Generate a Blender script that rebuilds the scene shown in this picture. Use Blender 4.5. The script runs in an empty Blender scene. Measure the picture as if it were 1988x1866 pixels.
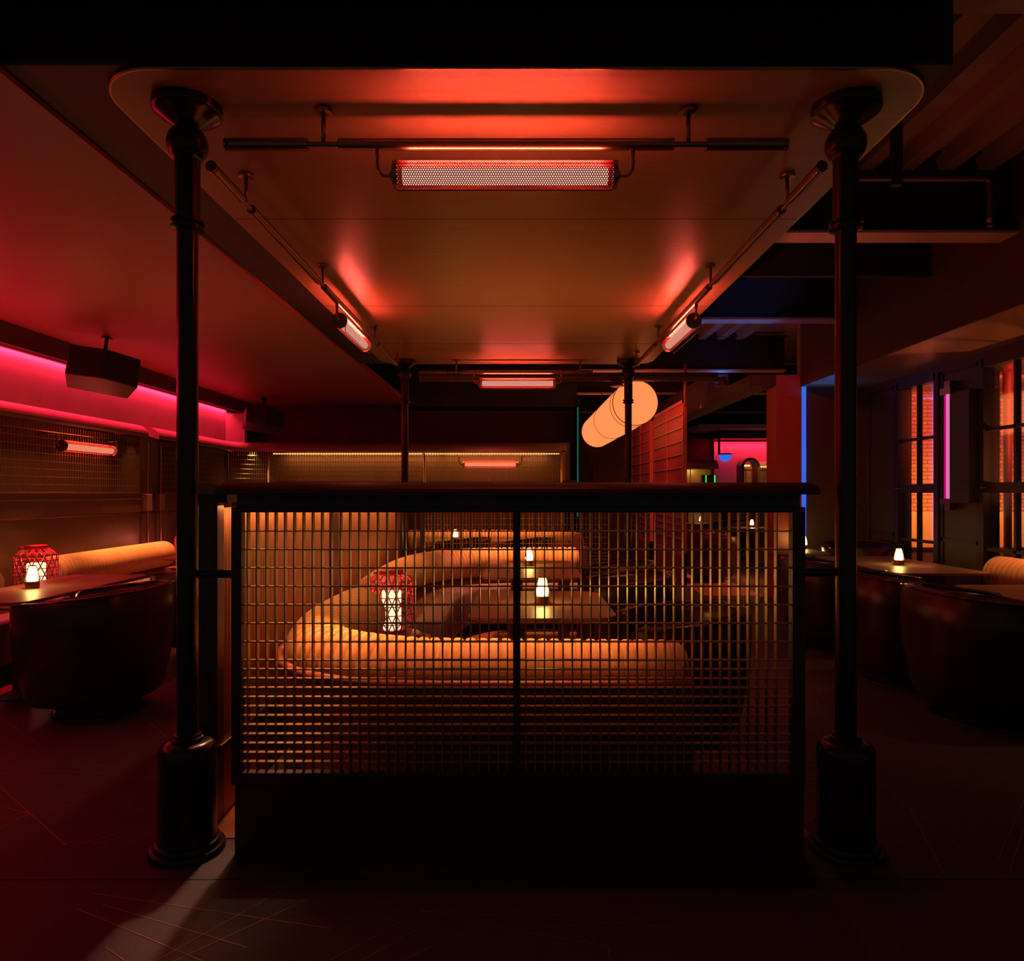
import bpy, bmesh, math, random
from mathutils import Vector, Matrix
random.seed(7)
S = bpy.context.scene
COL = S.collection
PI = math.pi
F = 1372.0; EYE = 1.4; VX = 1003.0; VY = 957.0

# ------------------------------------------------------------------ camera
cd = bpy.data.cameras.new('camera'); cam = bpy.data.objects.new('camera', cd); COL.objects.link(cam)
cam.location = (0, 0, EYE); cam.rotation_euler = (PI/2, 0, 0)
cd.sensor_fit = 'HORIZONTAL'; cd.sensor_width = 36; cd.lens = 36*F/1988
cd.shift_x = -(VX-994)/1988; cd.shift_y = (VY-933)/1988
cd.clip_start = 0.05; cd.clip_end = 200
S.camera = cam
# ------------------------------------------------------------------ view, world
S.view_settings.view_transform = 'Standard'; S.view_settings.look = 'None'
S.view_settings.gamma = 1; S.view_settings.use_curve_mapping = False
S.view_settings.exposure = 0.0
S.cycles.use_denoising = True
S.cycles.max_bounces = 6; S.cycles.diffuse_bounces = 3; S.cycles.glossy_bounces = 3
S.cycles.transmission_bounces = 3; S.cycles.transparent_max_bounces = 12
S.cycles.sample_clamp_indirect = 2.0; S.cycles.sample_clamp_direct = 0
S.cycles.caustics_reflective = False; S.cycles.caustics_refractive = False
S.cycles.use_light_tree = True
W = bpy.data.worlds.new('world'); S.world = W; W.use_nodes = True
bg = W.node_tree.nodes['Background']; bg.inputs[0].default_value = (1.0, 0.80, 0.76, 1); bg.inputs[1].default_value = 0.035

# ------------------------------------------------------------------ room lights (downlights, coves, strips) and added washes
def aim(o, d):
    o.rotation_euler = Vector(d).to_track_quat('-Z', 'Y').to_euler()
def area(name, loc, d, sx, sy, power, color, spread=PI):
    l = bpy.data.lights.new(name, 'AREA'); l.shape = 'RECTANGLE'; l.size = sx; l.size_y = sy
    l.energy = power; l.color = color; l.spread = spread
    o = bpy.data.objects.new(name, l); COL.objects.link(o); o.location = loc; aim(o, d); return o
def spot(name, loc, d, power, color, ang=60, blend=.5, r=.04):
    l = bpy.data.lights.new(name, 'SPOT'); l.energy = power; l.color = color
    l.spot_size = math.radians(ang); l.spot_blend = blend; l.shadow_soft_size = r
    o = bpy.data.objects.new(name, l); COL.objects.link(o); o.location = loc; aim(o, d); return o
def areaY(name, loc, L, w, down, power, color, spread=PI):
    """long strip running along Y, facing down (or a given direction)"""
    l = bpy.data.lights.new(name, 'AREA'); l.shape = 'RECTANGLE'; l.size = w; l.size_y = L
    l.energy = power; l.color = color; l.spread = spread
    o = bpy.data.objects.new(name, l); COL.objects.link(o); o.location = loc
    z = -Vector(down).normalized(); y = Vector((0, 1, 0)); x = y.cross(z).normalized(); y = z.cross(x)
    o.rotation_euler = Matrix((x, y, z)).transposed().to_euler(); return o
WARM = (1, .42, .13); RED = (1, .10, .07); MAG = (1, .020, .062); AMB = (1, .62, .26)
# downlights over the booth (sofas, gap beside the front partition, floor)
SOFA = (1, .30, .085)
area('overhead_light', (-.22, 3.40, 2.86), (0, -.03, -1), 1.5, .05, 9.5, SOFA, math.radians(20))
spot('overhead_light', (-0.95, 3.75, 2.86), (-.04, .04, -1), 42, SOFA, 34, .5, .04)
spot('overhead_light', (-0.80, 4.4, 2.84), (-.36, -.26, -1), 38, (1, .26, .12), 32, 1, .05)
spot('overhead_light', (-0.95, 5.9, 2.84), (-.03, .05, -1), 90, SOFA, 48, .6, .05)
area('overhead_light', (.0, 7.62, 2.86), (0, 0, -1), 1.5, .05, 11, SOFA, math.radians(30))
spot('overhead_light', (-0.42, 6.9, 2.84), (0, .06, -1), 190, (1, .22, .14), 20, .5, .04)
spot('overhead_light', (.15, 4.35, 2.84), (0, .0, -1), 16, (1, .22, .10), 60, .6, .05)
spot('overhead_light', (.15, 6.4, 2.84), (0, .0, -1), 16, (1, .22, .10), 60, .6, .05)
spot('overhead_light', (-1.13, 4.9, 2.86), (.012, -.86, -1), 190, (1, .50, .32), 12, .5, .10)
spot('overhead_light', (1.0, 5.2, 2.84), (.0, .1, -1), 30, RED, 60, .6, .05)
areaY('overhead_light', (-4.20, 7.5, 2.86), 2.4, .05, (-.03, 0, -1), 13, SOFA, math.radians(24))
areaY('overhead_light', (4.28, 5.0, 2.76), 2.6, .05, (.02, 0, -1), 5, SOFA, math.radians(26))
spot('overhead_light', (-3.6, 5.4, 2.86), (0, 0, -1), 5, (1, .10, .09), 60, .7, .05)
area('overhead_light', (-.2, 11.0, 2.8), (0, 0, -1), 2.2, .05, 14, SOFA, math.radians(50))
spot('overhead_light', (2.9, 11.6, 3.1), (0, .0, -1), 240, (1, .20, .13), 40, .6, .05)
spot('overhead_light', (3.9, 6.2, 2.75), (-.1, .1, -1), 16, WARM, 80, .6, .05)
spot('overhead_light', (3.7, 4.2, 2.75), (-.05, .1, -1), 14, (1, .36, .14), 80, .6, .05)
# top strip grazing the fluted side screen
areaY('strip_light', (-1.235, 5.2, 1.345), 4.4, .02, (-.10, 0, -1), 11, WARM)
# magenta cove on the left wall: one strip grazes the niche, one washes the hood
areaY('cove_light', (-4.87, 7.0, 2.80), 9.8, .02, (-.15, 0, -1), 62, MAG, math.radians(140))
areaY('cove_light', (-4.63, 6.8, 2.80), 9.4, .02, (.12, 0, -1), 90, MAG, math.radians(50))
areaY('cove_light', (-4.50, 4.2, 2.28), 3.4, .04, (.55, 0, 1), 12, MAG)
areaY('cove_light', (-4.55, 8.2, 2.30), 5.0, .04, (.35, 0, 1), 3.5, MAG)
# faint glow into the mesh bays
area('bay_light', (-2.6, 11.85, 2.08), (0, .1, -1), 2.6, .04, 9, WARM)
area('bay_light', (-.35, 11.85, 2.08), (0, .1, -1), 1.7, .04, 6, WARM)
spot('bay_light', (-4.2, 11.3, 2.05), (-.4, .5, -1), 9, AMB, 100, .8, .05)
areaY('bay_light', (-4.66, 5.5, 2.04), 6.0, .03, (-.05, 0, -1), 10, WARM, math.radians(80))
# added red fill on the pier and the back of the room
spot('overhead_light', (2.2, 7.0, 3.2), (.60, 1.1, -.50), 60, (1, .09, .05), 50, .8, .05)
spot('overhead_light', (1.9, 9.9, 3.2), (.22, 1.2, -.6), 110, (1, .05, .06), 70, .8, .05)
# amber uplight added for lamp bounce on the canopy veneer, side ceiling and steel
area('up_fill', (0.15, 5.6, 1.5), (0, 0, 1), 1.0, 2.0, 4.2, (1, .34, .08), math.radians(100))
area('up_fill', (-2.6, 5.6, 1.6), (0, 0, 1), .8, 2.6, 3.6, (1, .24, .08), math.radians(140))
area('up_fill', (2.6, 4.6, 1.6), (0, .1, 1), .8, 2.6, 2.8, (1, .24, .10), math.radians(140))
# warm wash added outside, on the brick and in through the right-hand windows
area('outside_wash', (6.4, 9.6, 2.95), (.05, 1, -.75), 3.0, .3, 150, (1, .15, .085))
area('outside_wash', (6.6, 10.3, 1.7), (.1, 1, -1.4), 3.4, .1, 70, (1, .36, .06))
spot('outside_wash', (5.6, 6.7, 1.3), (-.9, -.2, .62), 110, (1, .26, .08), 90, .8, .12)  # added spot that warms the soffit from below
# blue light hidden among the ceiling beams
area('outside_wash', (5.6, 5.2, 2.4), (0, 1, -.05), .8, .8, 14, (1, .12, .06), math.radians(40))  # added red wash on the outdoor column
area('blue_light', (3.2, 11.08, 3.12), (-.05, 0, 1), .9, .06, 2.4, (.05, .22, 1), math.radians(150))
area('blue_light', (2.4, 7.84, 3.16), (0, 0, 1), 1.0, .05, .5, (.05, .24, 1), math.radians(150))
area('blue_light', (3.3, 6.6, 3.2), (-.7, .5, .6), .4, .1, 1.5, (.05, .24, 1), math.radians(90))
area('blue_light', (3.9, 8.95, 2.6), (0, -.2, 1), .5, .1, .8, (.05, .2, 1))

# ------------------------------------------------------------------ materials
MT = {}
def mat(name, color, rough=.5, metal=0., emit=None, es=0., spec=.5, coat=0.):
    m = bpy.data.materials.new(name); m.use_nodes = True; b = m.node_tree.nodes['Principled BSDF']
    b.inputs['Base Color'].default_value = (*color, 1); b.inputs['Roughness'].default_value = rough
    b.inputs['Metallic'].default_value = metal; b.inputs['Specular IOR Level'].default_value = spec
    if coat: b.inputs['Coat Weight'].default_value = coat; b.inputs['Coat Roughness'].default_value = .15
    if emit: b.inputs['Emission Color'].default_value = (*emit, 1); b.inputs['Emission Strength'].default_value = es
    MT[name] = m; return m
def N(m, t, **kw):
    n = m.node_tree.nodes.new(t)
    for k, v in kw.items(): setattr(n, k, v)
    return n
def L(m, a, b): m.node_tree.links.new(a, b)
def noise_mix(m, c2, scale=(8, 8, 8), fac=.5, bump=0., detail=4, coord='Object', lo=.35, hi=.7):
    b = m.node_tree.nodes['Principled BSDF']
    tc = N(m, 'ShaderNodeTexCoord'); mp = N(m, 'ShaderNodeMapping'); mp.inputs['Scale'].default_value = scale
    nz = N(m, 'ShaderNodeTexNoise'); nz.inputs['Scale'].default_value = 1; nz.inputs['Detail'].default_value = detail
    rp = N(m, 'ShaderNodeMapRange'); rp.inputs[1].default_value = lo; rp.inputs[2].default_value = hi; rp.inputs[4].default_value = fac
    mx = N(m, 'ShaderNodeMixRGB'); mx.inputs[1].default_value = b.inputs['Base Color'].default_value; mx.inputs[2].default_value = (*c2, 1)
    L(m, tc.outputs[coord], mp.inputs[0]); L(m, mp.outputs[0], nz.inputs[0]); L(m, nz.outputs[0], rp.inputs[0])
    L(m, rp.outputs[0], mx.inputs[0]); L(m, mx.outputs[0], b.inputs['Base Color'])
    if bump:
        bp = N(m, 'ShaderNodeBump'); bp.inputs['Strength'].default_value = bump; bp.inputs['Distance'].default_value = .004
        L(m, nz.outputs[0], bp.inputs['Height']); L(m, bp.outputs[0], b.inputs['Normal'])
    return m
noise_mix(mat('black_paint', (.016, .014, .013), .55), (.022, .018, .016), (5, 5, 5), .6, .1)
noise_mix(mat('black_metal', (.022, .018, .018), .30, .0, spec=.6), (.03, .022, .02), (30, 30, 30), .5, .03)
noise_mix(mat('column_metal', (.05, .03, .026), .24, .65, spec=.5), (.06, .035, .03), (20, 20, 60), .5, .02)
noise_mix(mat('bronze', (.36, .21, .13), .30, 1.), (.30, .16, .10), (60, 60, 60), .6, .02)
noise_mix(mat('brass', (.62, .40, .15), .34, 1.), (.5, .3, .1), (60, 60, 60), .5, .02)
noise_mix(mat('grid_metal', (.50, .31, .11), .36, .8), (.40, .24, .09), (40, 40, 40), .5, .02)
noise_mix(mat('frame_red', (.085, .028, .024), .42), (.07, .022, .02), (12, 12, 12), .6, .05)
noise_mix(mat('panel_red', (.42, .085, .05), .42), (.36, .07, .045), (9, 9, 9), .6, .05)
noise_mix(mat('ceiling_veneer', (.40, .235, .125), .38, .0, spec=.6), (.33, .18, .09), (1.2, 30, 4), .55, .03)
noise_mix(mat('ceiling_side', (.33, .15, .11), .42, .0, spec=.5), (.28, .13, .095), (1.5, 22, 4), .5, .02)
noise_mix(mat('wall_dark', (.085, .035, .032), .6), (.07, .028, .027), (4, 4, 4), .6, .06)
noise_mix(mat('wall_olive', (.10, .062, .028), .5), (.08, .05, .022), (3, 3, 3), .6, .05)
noise_mix(mat('wall_panel', (.17, .095, .055), .36), (.13, .07, .04), (2, 6, 2), .6, .04)
noise_mix(mat('niche_paint', (.62, .50, .50), .6), (.50, .40, .42), (1.5, 3, 1.5), .6, .05)
noise_mix(mat('hood_metal', (.40, .27, .24), .35, .3), (.34, .22, .2), (5, 5, 5), .5, .03)
noise_mix(mat('tan_fabric', (.72, .43, .23), .85, spec=.2), (.62, .36, .19), (160, 160, 160), .7, .35)
noise_mix(mat('coral_fabric', (.66, .24, .17), .8, spec=.2), (.60, .2, .14), (120, 120, 120), .6, .2)
noise_mix(mat('shell_red', (.34, .085, .07), .36), (.28, .07, .055), (20, 20, 20), .6, .05)
noise_mix(mat('shell_rim', (.42, .14, .12), .28), (.36, .11, .1), (20, 20, 20), .5, .03)
noise_mix(mat('mauve_leather', (.26, .18, .19), .42), (.22, .15, .16), (40, 40, 40), .6, .12)
noise_mix(mat('dark_leather', (.045, .014, .014), .30, spec=.6), (.035, .011, .011), (60, 60, 60), .6, .12)
noise_mix(mat('dark_piping', (.12, .03, .03), .20, spec=.8), (.05, .016, .018), (60, 60, 60), .5, .04)
noise_mix(mat('table_stone', (.40, .20, .125), .42, spec=.5), (.32, .15, .095), (200, 200, 200), .6, .05)
noise_mix(mat('table_leg', (.16, .05, .045), .45), (.13, .04, .035), (20, 20, 20), .5, .05)
noise_mix(mat('stone_floor', (.115, .085, .08), .55, spec=.4), (.09, .066, .062), (60, 60, 60), .8, .10)
noise_mix(mat('beam_paint', (.48, .30, .24), .5), (.40, .24, .19), (6, 6, 6), .5, .05)
noise_mix(mat('booth_floor', (.50, .21, .15), .5), (.42, .17, .12), (9, 9, 9), .6, .05)
noise_mix(mat('flute_wood', (.50, .23, .13), .42), (.42, .18, .10), (30, 30, 3), .6, .08)
mat('inlay', (.55, .26, .14), .4, .6)
mat('joint', (.012, .01, .01), .8)
noise_mix(mat('screen_red', (.42, .028, .04), .45), (.34, .02, .03), (60, 60, 2), .7, .1)
mat('screen_frame', (.55, .12, .09), .4)
noise_mix(mat('lantern_cage', (.62, .03, .06), .45), (.52, .025, .05), (50, 50, 50), .5, .05)
noise_mix(mat('speaker_black', (.02, .015, .015), .5), (.026, .018, .018), (90, 90, 90), .6, .15)
noise_mix(mat('window_frame', (.055, .035, .025), .5), (.045, .028, .02), (20, 20, 20), .5, .05)
noise_mix(mat('duct_metal', (.20, .11, .10), .4, .4), (.16, .09, .08), (10, 10, 10), .5, .03)
noise_mix(mat('deck_metal', (.26, .16, .11), .5, .2), (.20, .12, .08), (6, 6, 6), .5, .05)
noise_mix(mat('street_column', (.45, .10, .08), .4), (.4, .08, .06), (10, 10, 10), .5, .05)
noise_mix(mat('planter_plaster', (.75, .5, .25), .7), (.65, .42, .2), (4, 4, 4), .6, .1)
mat('rubber_black', (.012, .012, .012), .7)
def emis(name, c, s):
    m = bpy.data.materials.new(name); m.use_nodes = True; nt = m.node_tree
    nt.nodes.remove(nt.nodes['Principled BSDF']); e = N(m, 'ShaderNodeEmission')
    e.inputs[0].default_value = (*c, 1); e.inputs[1].default_value = s
    L(m, e.outputs[0], nt.nodes['Material Output'].inputs[0]); MT[name] = m; return m
emis('heater_glow', (1, .42, .31), 1.6)
emis('heater_glow_dim', (1, .32, .17), 2.0)
emis('lamp_glow', (1, .62, .20), 42)
emis('lantern_glow', (1, .74, .44), 1.35)
emis('drum_glow', (1, .235, .07), 1.28)
emis('strip_glow', (1, .45, .13), 2.2)
emis('blue_glow', (.04, .14, .80), .95)
emis('teal_glow', (0, .25, .17), .6)
emis('green_glow', (.05, .9, .12), 1.0)
emis('pink_glow', (.62, .15, .42), 1.1)
emis('magenta_glow', (.55, .0, .09), 1.0)
# brick
m = mat('brick', (.6, .25, .15), .8)
b = m.node_tree.nodes['Principled BSDF']; tc = N(m, 'ShaderNodeTexCoord'); mp = N(m, 'ShaderNodeMapping'); mp.inputs['Rotation'].default_value = (PI/2, 0, 0)
br = N(m, 'ShaderNodeTexBrick'); br.inputs['Color1'].default_value = (.62, .34, .22, 1); br.inputs['Color2'].default_value = (.5, .26, .17, 1); br.inputs['Mortar'].default_value = (.05, .02, .015, 1)
br.inputs['Scale'].default_value = 1; br.inputs['Brick Width'].default_value = .21; br.inputs['Row Height'].default_value = .062; br.inputs['Mortar Size'].default_value = .0055
L(m, tc.outputs['Object'], mp.inputs[0]); L(m, mp.outputs[0], br.inputs['Vector']); L(m, br.outputs[0], b.inputs['Base Color'])
bp = N(m, 'ShaderNodeBump'); bp.inputs['Distance'].default_value = .01; bp.inputs['Strength'].default_value = .6; bp.invert = True
L(m, br.outputs['Fac'], bp.inputs['Height']); L(m, bp.outputs[0], b.inputs['Normal'])
# thin glass: clear with a sheen
def thin_glass(name, tint, k, rough=.05):
    m = bpy.data.materials.new(name); m.use_nodes = True; nt = m.node_tree; nt.nodes.remove(nt.nodes['Principled BSDF'])
    t = N(m, 'ShaderNodeBsdfTransparent'); t.inputs[0].default_value = (*tint, 1)
    g = N(m, 'ShaderNodeBsdfGlossy'); g.inputs['Roughness'].default_value = rough; g.inputs[0].default_value = (1, 1, 1, 1)
    fr = N(m, 'ShaderNodeFresnel'); fr.inputs[0].default_value = 1.45
    mu = N(m, 'ShaderNodeMath', operation='MULTIPLY'); mu.inputs[1].default_value = k
    mx = N(m, 'ShaderNodeMixShader'); L(m, fr.outputs[0], mu.inputs[0]); L(m, mu.outputs[0], mx.inputs[0])
    L(m, t.outputs[0], mx.inputs[1]); L(m, g.outputs[0], mx.inputs[2]); L(m, mx.outputs[0], nt.nodes['Material Output'].inputs[0]); MT[name] = m
thin_glass('window_glass', (.97, .97, .97), .6)
thin_glass('lamp_glass', (1, .93, .72), 1.6, .12)
# perforated metal tube: hex holes from the UV (metres)
m = mat('perforated_metal', (.70, .10, .08), .45, .2); nt = m.node_tree; b = nt.nodes['Principled BSDF']
uv = N(m, 'ShaderNodeUVMap'); sp = N(m, 'ShaderNodeSeparateXYZ'); L(m, uv.outputs[0], sp.inputs[0])
PX, PY = .0094, .0163
def mth(op, a, bb=None, c=None):
    n = N(m, 'ShaderNodeMath', operation=op)
    for i, v in enumerate((a, bb, c)):
        if v is None: continue
        if isinstance(v, (int, float)): n.inputs[i].default_value = v
        else: L(m, v, n.inputs[i])
    return n.outputs[0]
def cell(ox, oy):
    x = mth('ADD', mth('DIVIDE', sp.outputs[0], PX), ox); y = mth('ADD', mth('DIVIDE', sp.outputs[1], PY), oy)
    fx = mth('MULTIPLY', mth('SUBTRACT', mth('FRACT', x), .5), PX); fy = mth('MULTIPLY', mth('SUBTRACT', mth('FRACT', y), .5), PY)
    return mth('SQRT', mth('ADD', mth('MULTIPLY', fx, fx), mth('MULTIPLY', fy, fy)))
d = mth('MINIMUM', cell(0, 0), cell(.5, .5)); hole = mth('LESS_THAN', d, .0030)
tr = N(m, 'ShaderNodeBsdfTransparent'); mx = N(m, 'ShaderNodeMixShader'); L(m, hole, mx.inputs[0]); L(m, b.outputs[0], mx.inputs[1]); L(m, tr.outputs[0], mx.inputs[2])
L(m, mx.outputs[0], nt.nodes['Material Output'].inputs[0])

# ------------------------------------------------------------------ mesh helpers
class MB:
    def __init__(s): s.v = []; s.f = []; s.sm = []; s.uv = {}
    def add(s, vs, fs, smooth=False):
        o = len(s.v); s.v += [tuple(v) for v in vs]
        for f in fs: s.f.append(tuple(i+o for i in f)); s.sm.append(smooth)
        return s
    def box(s, x0, x1, y0, y1, z0, z1):
        v = [(x0,y0,z0),(x1,y0,z0),(x1,y1,z0),(x0,y1,z0),(x0,y0,z1),(x1,y0,z1),(x1,y1,z1),(x0,y1,z1)]
        return s.add(v, [(0,3,2,1),(4,5,6,7),(0,1,5,4),(1,2,6,5),(2,3,7,6),(3,0,4,7)])
    def prism(s, pts, z0, z1, smooth=False):
        n = len(pts); v = [(x,y,z0) for x,y in pts]+[(x,y,z1) for x,y in pts]
        return s.add(v, [tuple(range(n))[::-1], tuple(range(n,2*n))]+[(i,(i+1)%n,n+(i+1)%n,n+i) for i in range(n)], smooth)
    def prismX(s, pts, x0, x1):   # pts (y,z)
        n = len(pts); v = [(x0,y,z) for y,z in pts]+[(x1,y,z) for y,z in pts]
        return s.add(v, [tuple(range(n))[::-1], tuple(range(n,2*n))]+[(i,(i+1)%n,n+(i+1)%n,n+i) for i in range(n)])
    def prismY(s, pts, y0, y1):   # pts (x,z)
        n = len(pts); v = [(x,y0,z) for x,z in pts]+[(x,y1,z) for x,z in pts]
        return s.add(v, [tuple(range(n)), tuple(range(n,2*n))[::-1]]+[(i,n+i,n+(i+1)%n,(i+1)%n) for i in range(n)])
    def tube(s, path, r, seg=12, caps=True, closed=False):
        P = [Vector(p) for p in path]; n = len(P); R = r if isinstance(r, (list, tuple)) else [r]*n
        T = []
        for i in range(n):
            a = P[(i-1)%n] if (closed or i > 0) else P[i]; c = P[(i+1)%n] if (closed or i < n-1) else P[i]
            T.append((c-a).normalized())
        up = Vector((0,0,1)) if abs(T[0].z) < .9 else Vector((1,0,0))
        u = T[0].cross(up).normalized(); vs = []
        for i in range(n):
            u = (u - T[i]*u.dot(T[i])).normalized(); w = T[i].cross(u)
            for k in range(seg):
                a = 2*PI*k/seg; vs.append(P[i]+(u*math.cos(a)+w*math.sin(a))*R[i])
        fs = []
        for i in range(n if closed else n-1):
            j = (i+1)%n
            for k in range(seg): fs.append((i*seg+k, i*seg+(k+1)%seg, j*seg+(k+1)%seg, j*seg+k))
        s.add(vs, fs, True)
        if caps and not closed:
            o = len(s.v)-n*seg
            s.f.append(tuple(o+k for k in range(seg))[::-1]); s.sm.append(False)
            s.f.append(tuple(o+(n-1)*seg+k for k in range(seg))); s.sm.append(False)
        return s
    def lathe(s, prof, cx=0, cy=0, seg=32, z=0):
        vs = []; n = len(prof)
        for r, h in prof:
            for k in range(seg):
                a = 2*PI*k/seg; vs.append((cx+r*math.cos(a), cy+r*math.sin(a), z+h))
        fs = [(i*seg+k, i*seg+(k+1)%seg, (i+1)*seg+(k+1)%seg, (i+1)*seg+k) for i in range(n-1) for k in range(seg)]
        s.add(vs, fs, True); o = len(s.v)-n*seg
        s.f.append(tuple(o+k for k in range(seg))[::-1]); s.sm.append(False)
        s.f.append(tuple(o+(n-1)*seg+k for k in range(seg))); s.sm.append(False)
        return s
    def build(s, name, m, parent=None, world=True, bevel=0, sharp=35):
        me = bpy.data.meshes.new(name); off = Vector((0,0,0))
        if parent is not None and world: off = parent.location
        me.from_pydata([tuple(Vector(v)-off) for v in s.v], [], s.f)
        me.polygons.foreach_set('use_smooth', s.sm)
        me.update()
        bm = bmesh.new(); bm.from_mesh(me); bmesh.ops.recalc_face_normals(bm, faces=bm.faces)
        for e in bm.edges:
            if len(e.link_faces) == 2 and e.calc_face_angle(0) > math.radians(sharp): e.smooth = False
        bm.to_mesh(me); bm.free()
        o = bpy.data.objects.new(name, me); COL.objects.link(o)
        me.materials.append(MT[m] if isinstance(m, str) else m)
        if parent is not None: o.parent = parent
        if bevel:
            bv = o.modifiers.new('bevel', 'BEVEL'); bv.width = bevel; bv.segments = 2; bv.limit_method = 'ANGLE'; bv.angle_limit = math.radians(50)
        return o
def rrect(x0, x1, y0, y1, r, n=8):
    out = []
    for cx, cy, a0 in ((x1-r,y1-r,0),(x0+r,y1-r,PI/2),(x0+r,y0+r,PI),(x1-r,y0+r,1.5*PI)):
        for k in range(n+1):
            a = a0+PI/2*k/n; out.append((cx+r*math.cos(a), cy+r*math.sin(a)))
    return out
def thing(name, label, cat, loc=(0,0,0), rz=0, group=None):
    o = bpy.data.objects.new(name, None); COL.objects.link(o); o.empty_display_size = .1
    o.location = loc; o.rotation_euler = (0,0,rz); o['label'] = label; o['category'] = cat
    if group: o['group'] = group
    return o
def tag(o, label, cat, group=None):
    o['label'] = label; o['category'] = cat
    if group: o['group'] = group
    return o
def struct(o): o['kind'] = 'structure'; return o
def dup(src, loc, rz=None, label=None, group=None, scale=None):
    def rec(o, par):
        c = o.copy(); COL.objects.link(c); c.parent = par
        for ch in list(KIDS.get(o.name, [])): rec(ch, c)
        return c
    c = src.copy(); COL.objects.link(c); c.location = loc
    if rz is not None: c.rotation_euler = (0,0,rz)
    if scale: c.scale = (scale,)*3
    for k in ('label', 'group'):
        v = {'label': label, 'group': group}[k]
        if v: c[k] = v
    for ch in list(KIDS.get(src.name, [])): rec(ch, c)
    return c
KIDS = {}
def reg(root):       # remember the children of a prototype (and of its parts)
    for o in COL.objects:
        if o.parent is not None: KIDS.setdefault(o.parent.name, [])
    for k in list(KIDS): KIDS[k] = [o for o in COL.objects if o.parent is not None and o.parent.name == k]
def catmull(pts, n=10):
    P = [Vector(p) for p in pts]; out = []
    for i in range(len(P)-1):
        p0 = P[max(i-1,0)]; p1 = P[i]; p2 = P[i+1]; p3 = P[min(i+2,len(P)-1)]
        for k in range(n):
            t = k/n
            out.append(.5*((2*p1)+(p2-p0)*t+(2*p0-5*p1+4*p2-p3)*t*t+(3*p1-p0-3*p2+p3)*t**3))
    out.append(P[-1]); return out
def resample(pts, step):
    P = [Vector(p) for p in pts]; Ls = [0]
    for i in range(1, len(P)): Ls.append(Ls[-1]+(P[i]-P[i-1]).length)
    tot = Ls[-1]; n = max(2, int(round(tot/step))); out = []; j = 0
    for i in range(n+1):
        t = tot*i/n
        while j < len(P)-2 and Ls[j+1] < t: j += 1
        q = (t-Ls[j])/max(1e-9, Ls[j+1]-Ls[j]); out.append(P[j].lerp(P[j+1], min(1, q)))
    return out, tot

# ================================================================== SETTING
# floor
struct(MB().box(-5.1, 8.2, -1.5, 18.5, -.06, 0).build('floor', 'stone_floor'))
def fl(px, py): Y = F*EYE/(py-VY); return Vector(((px-VX)*Y/F, Y))
lines = [((0,1528),(128,1642)),((0,1393),(85,1453)),((120,1640),(307,1592)),((150,1640),(307,1599)),((182,1640),(307,1607)),((230,1640),(307,1619)),
 ((0,1590),(206,1536)),((0,1598),(150,1560)),((0,1607),(57,1581)),((0,1509),(307,1583)),((0,1500),(307,1552)),((0,1489),(307,1517)),((0,1480),(307,1480)),
 ((0,1493),(307,1511)),((0,1485),(307,1501)),((0,1439),(75,1463)),((0,1455),(180,1478)),((0,1467),(307,1460)),((0,1474),(307,1450)),((281,1396),(325,1432)),((294,1391),(336,1427)),
 ((180,1735),(640,1803)),((200,1757),(480,1840)),((150,1765),(392,1866)),((300,1868),(560,1722)),((335,1868),(600,1745)),((205,1840),(245,1868)),((0,1566),(57,1581)),
 ((1697,1514),(1869,1651)),((1768,1572),(1834,1700)),((1697,1561),(1744,1552)),((1744,1552),(1988,1585)),((1770,1572),(1924,1651)),((1988,1555),(1935,1675)),((1988,1610),(1960,1690)),
 ((1562,1596),(1590,1581)),((1562,1572),(1590,1585)),((1562,1540),(1590,1533)),((1562,1520),(1988,1545)),((1562,1505),(1988,1520)),((1562,1486),(1988,1490)),((1565,1405),(1596,1430)),
 ((1562,1512),(1988,1532)),((1697,1620),(1800,1652)),((1588,1333),(1600,1360)),((418,1604),(455,1590)),((418,1618),(455,1607)),((430,1640),(455,1634)),
 ((640,1866),(900,1725)),((700,1866),(980,1712)),((780,1866),(1100,1722)),((900,1790),(1180,1838)),((1180,1838),(1185,1866)),((820,1770),(1300,1800))]
mb = MB()
for a, c in lines:
    p, q = fl(*a), fl(*c); d = (q-p); n = Vector((-d.y, d.x)).normalized()*.0016
    mb.add([(p.x-n.x,p.y-n.y,.0012),(q.x-n.x,q.y-n.y,.0012),(q.x+n.x,q.y+n.y,.0012),(p.x+n.x,p.y+n.y,.0012)], [(0,1,2,3)])
o = mb.build('floor_inlay', 'inlay'); struct(o)
struct(MB().box(-5, 5, 2.555, 2.560, 0, .0011).build('floor_joint', 'joint'))

struct(MB().box(-1.26, 1.20, 2.86, 8.03, 0, .004).build('floor_booth', 'booth_floor'))
struct(MB().box(2.56, 3.35, 9.6, 14.5, 0, .004).build('floor_passage_lit', 'booth_floor'))  # paler sheet, pink light on the passage floor put into its colour
# big roof deck with folded ribs over the right side
mb = MB()
mb.box(-5.1, 8.2, -1.0, 18.5, 3.90, 3.98)
x = 1.6
while x < 3.6:
    mb.prismY([(x,3.90),(x+.04,3.80),(x+.15,3.80),(x+.19,3.90)], 2.2, 18.4); x += .30
struct(mb.build('ceiling', 'deck_metal'))
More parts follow.
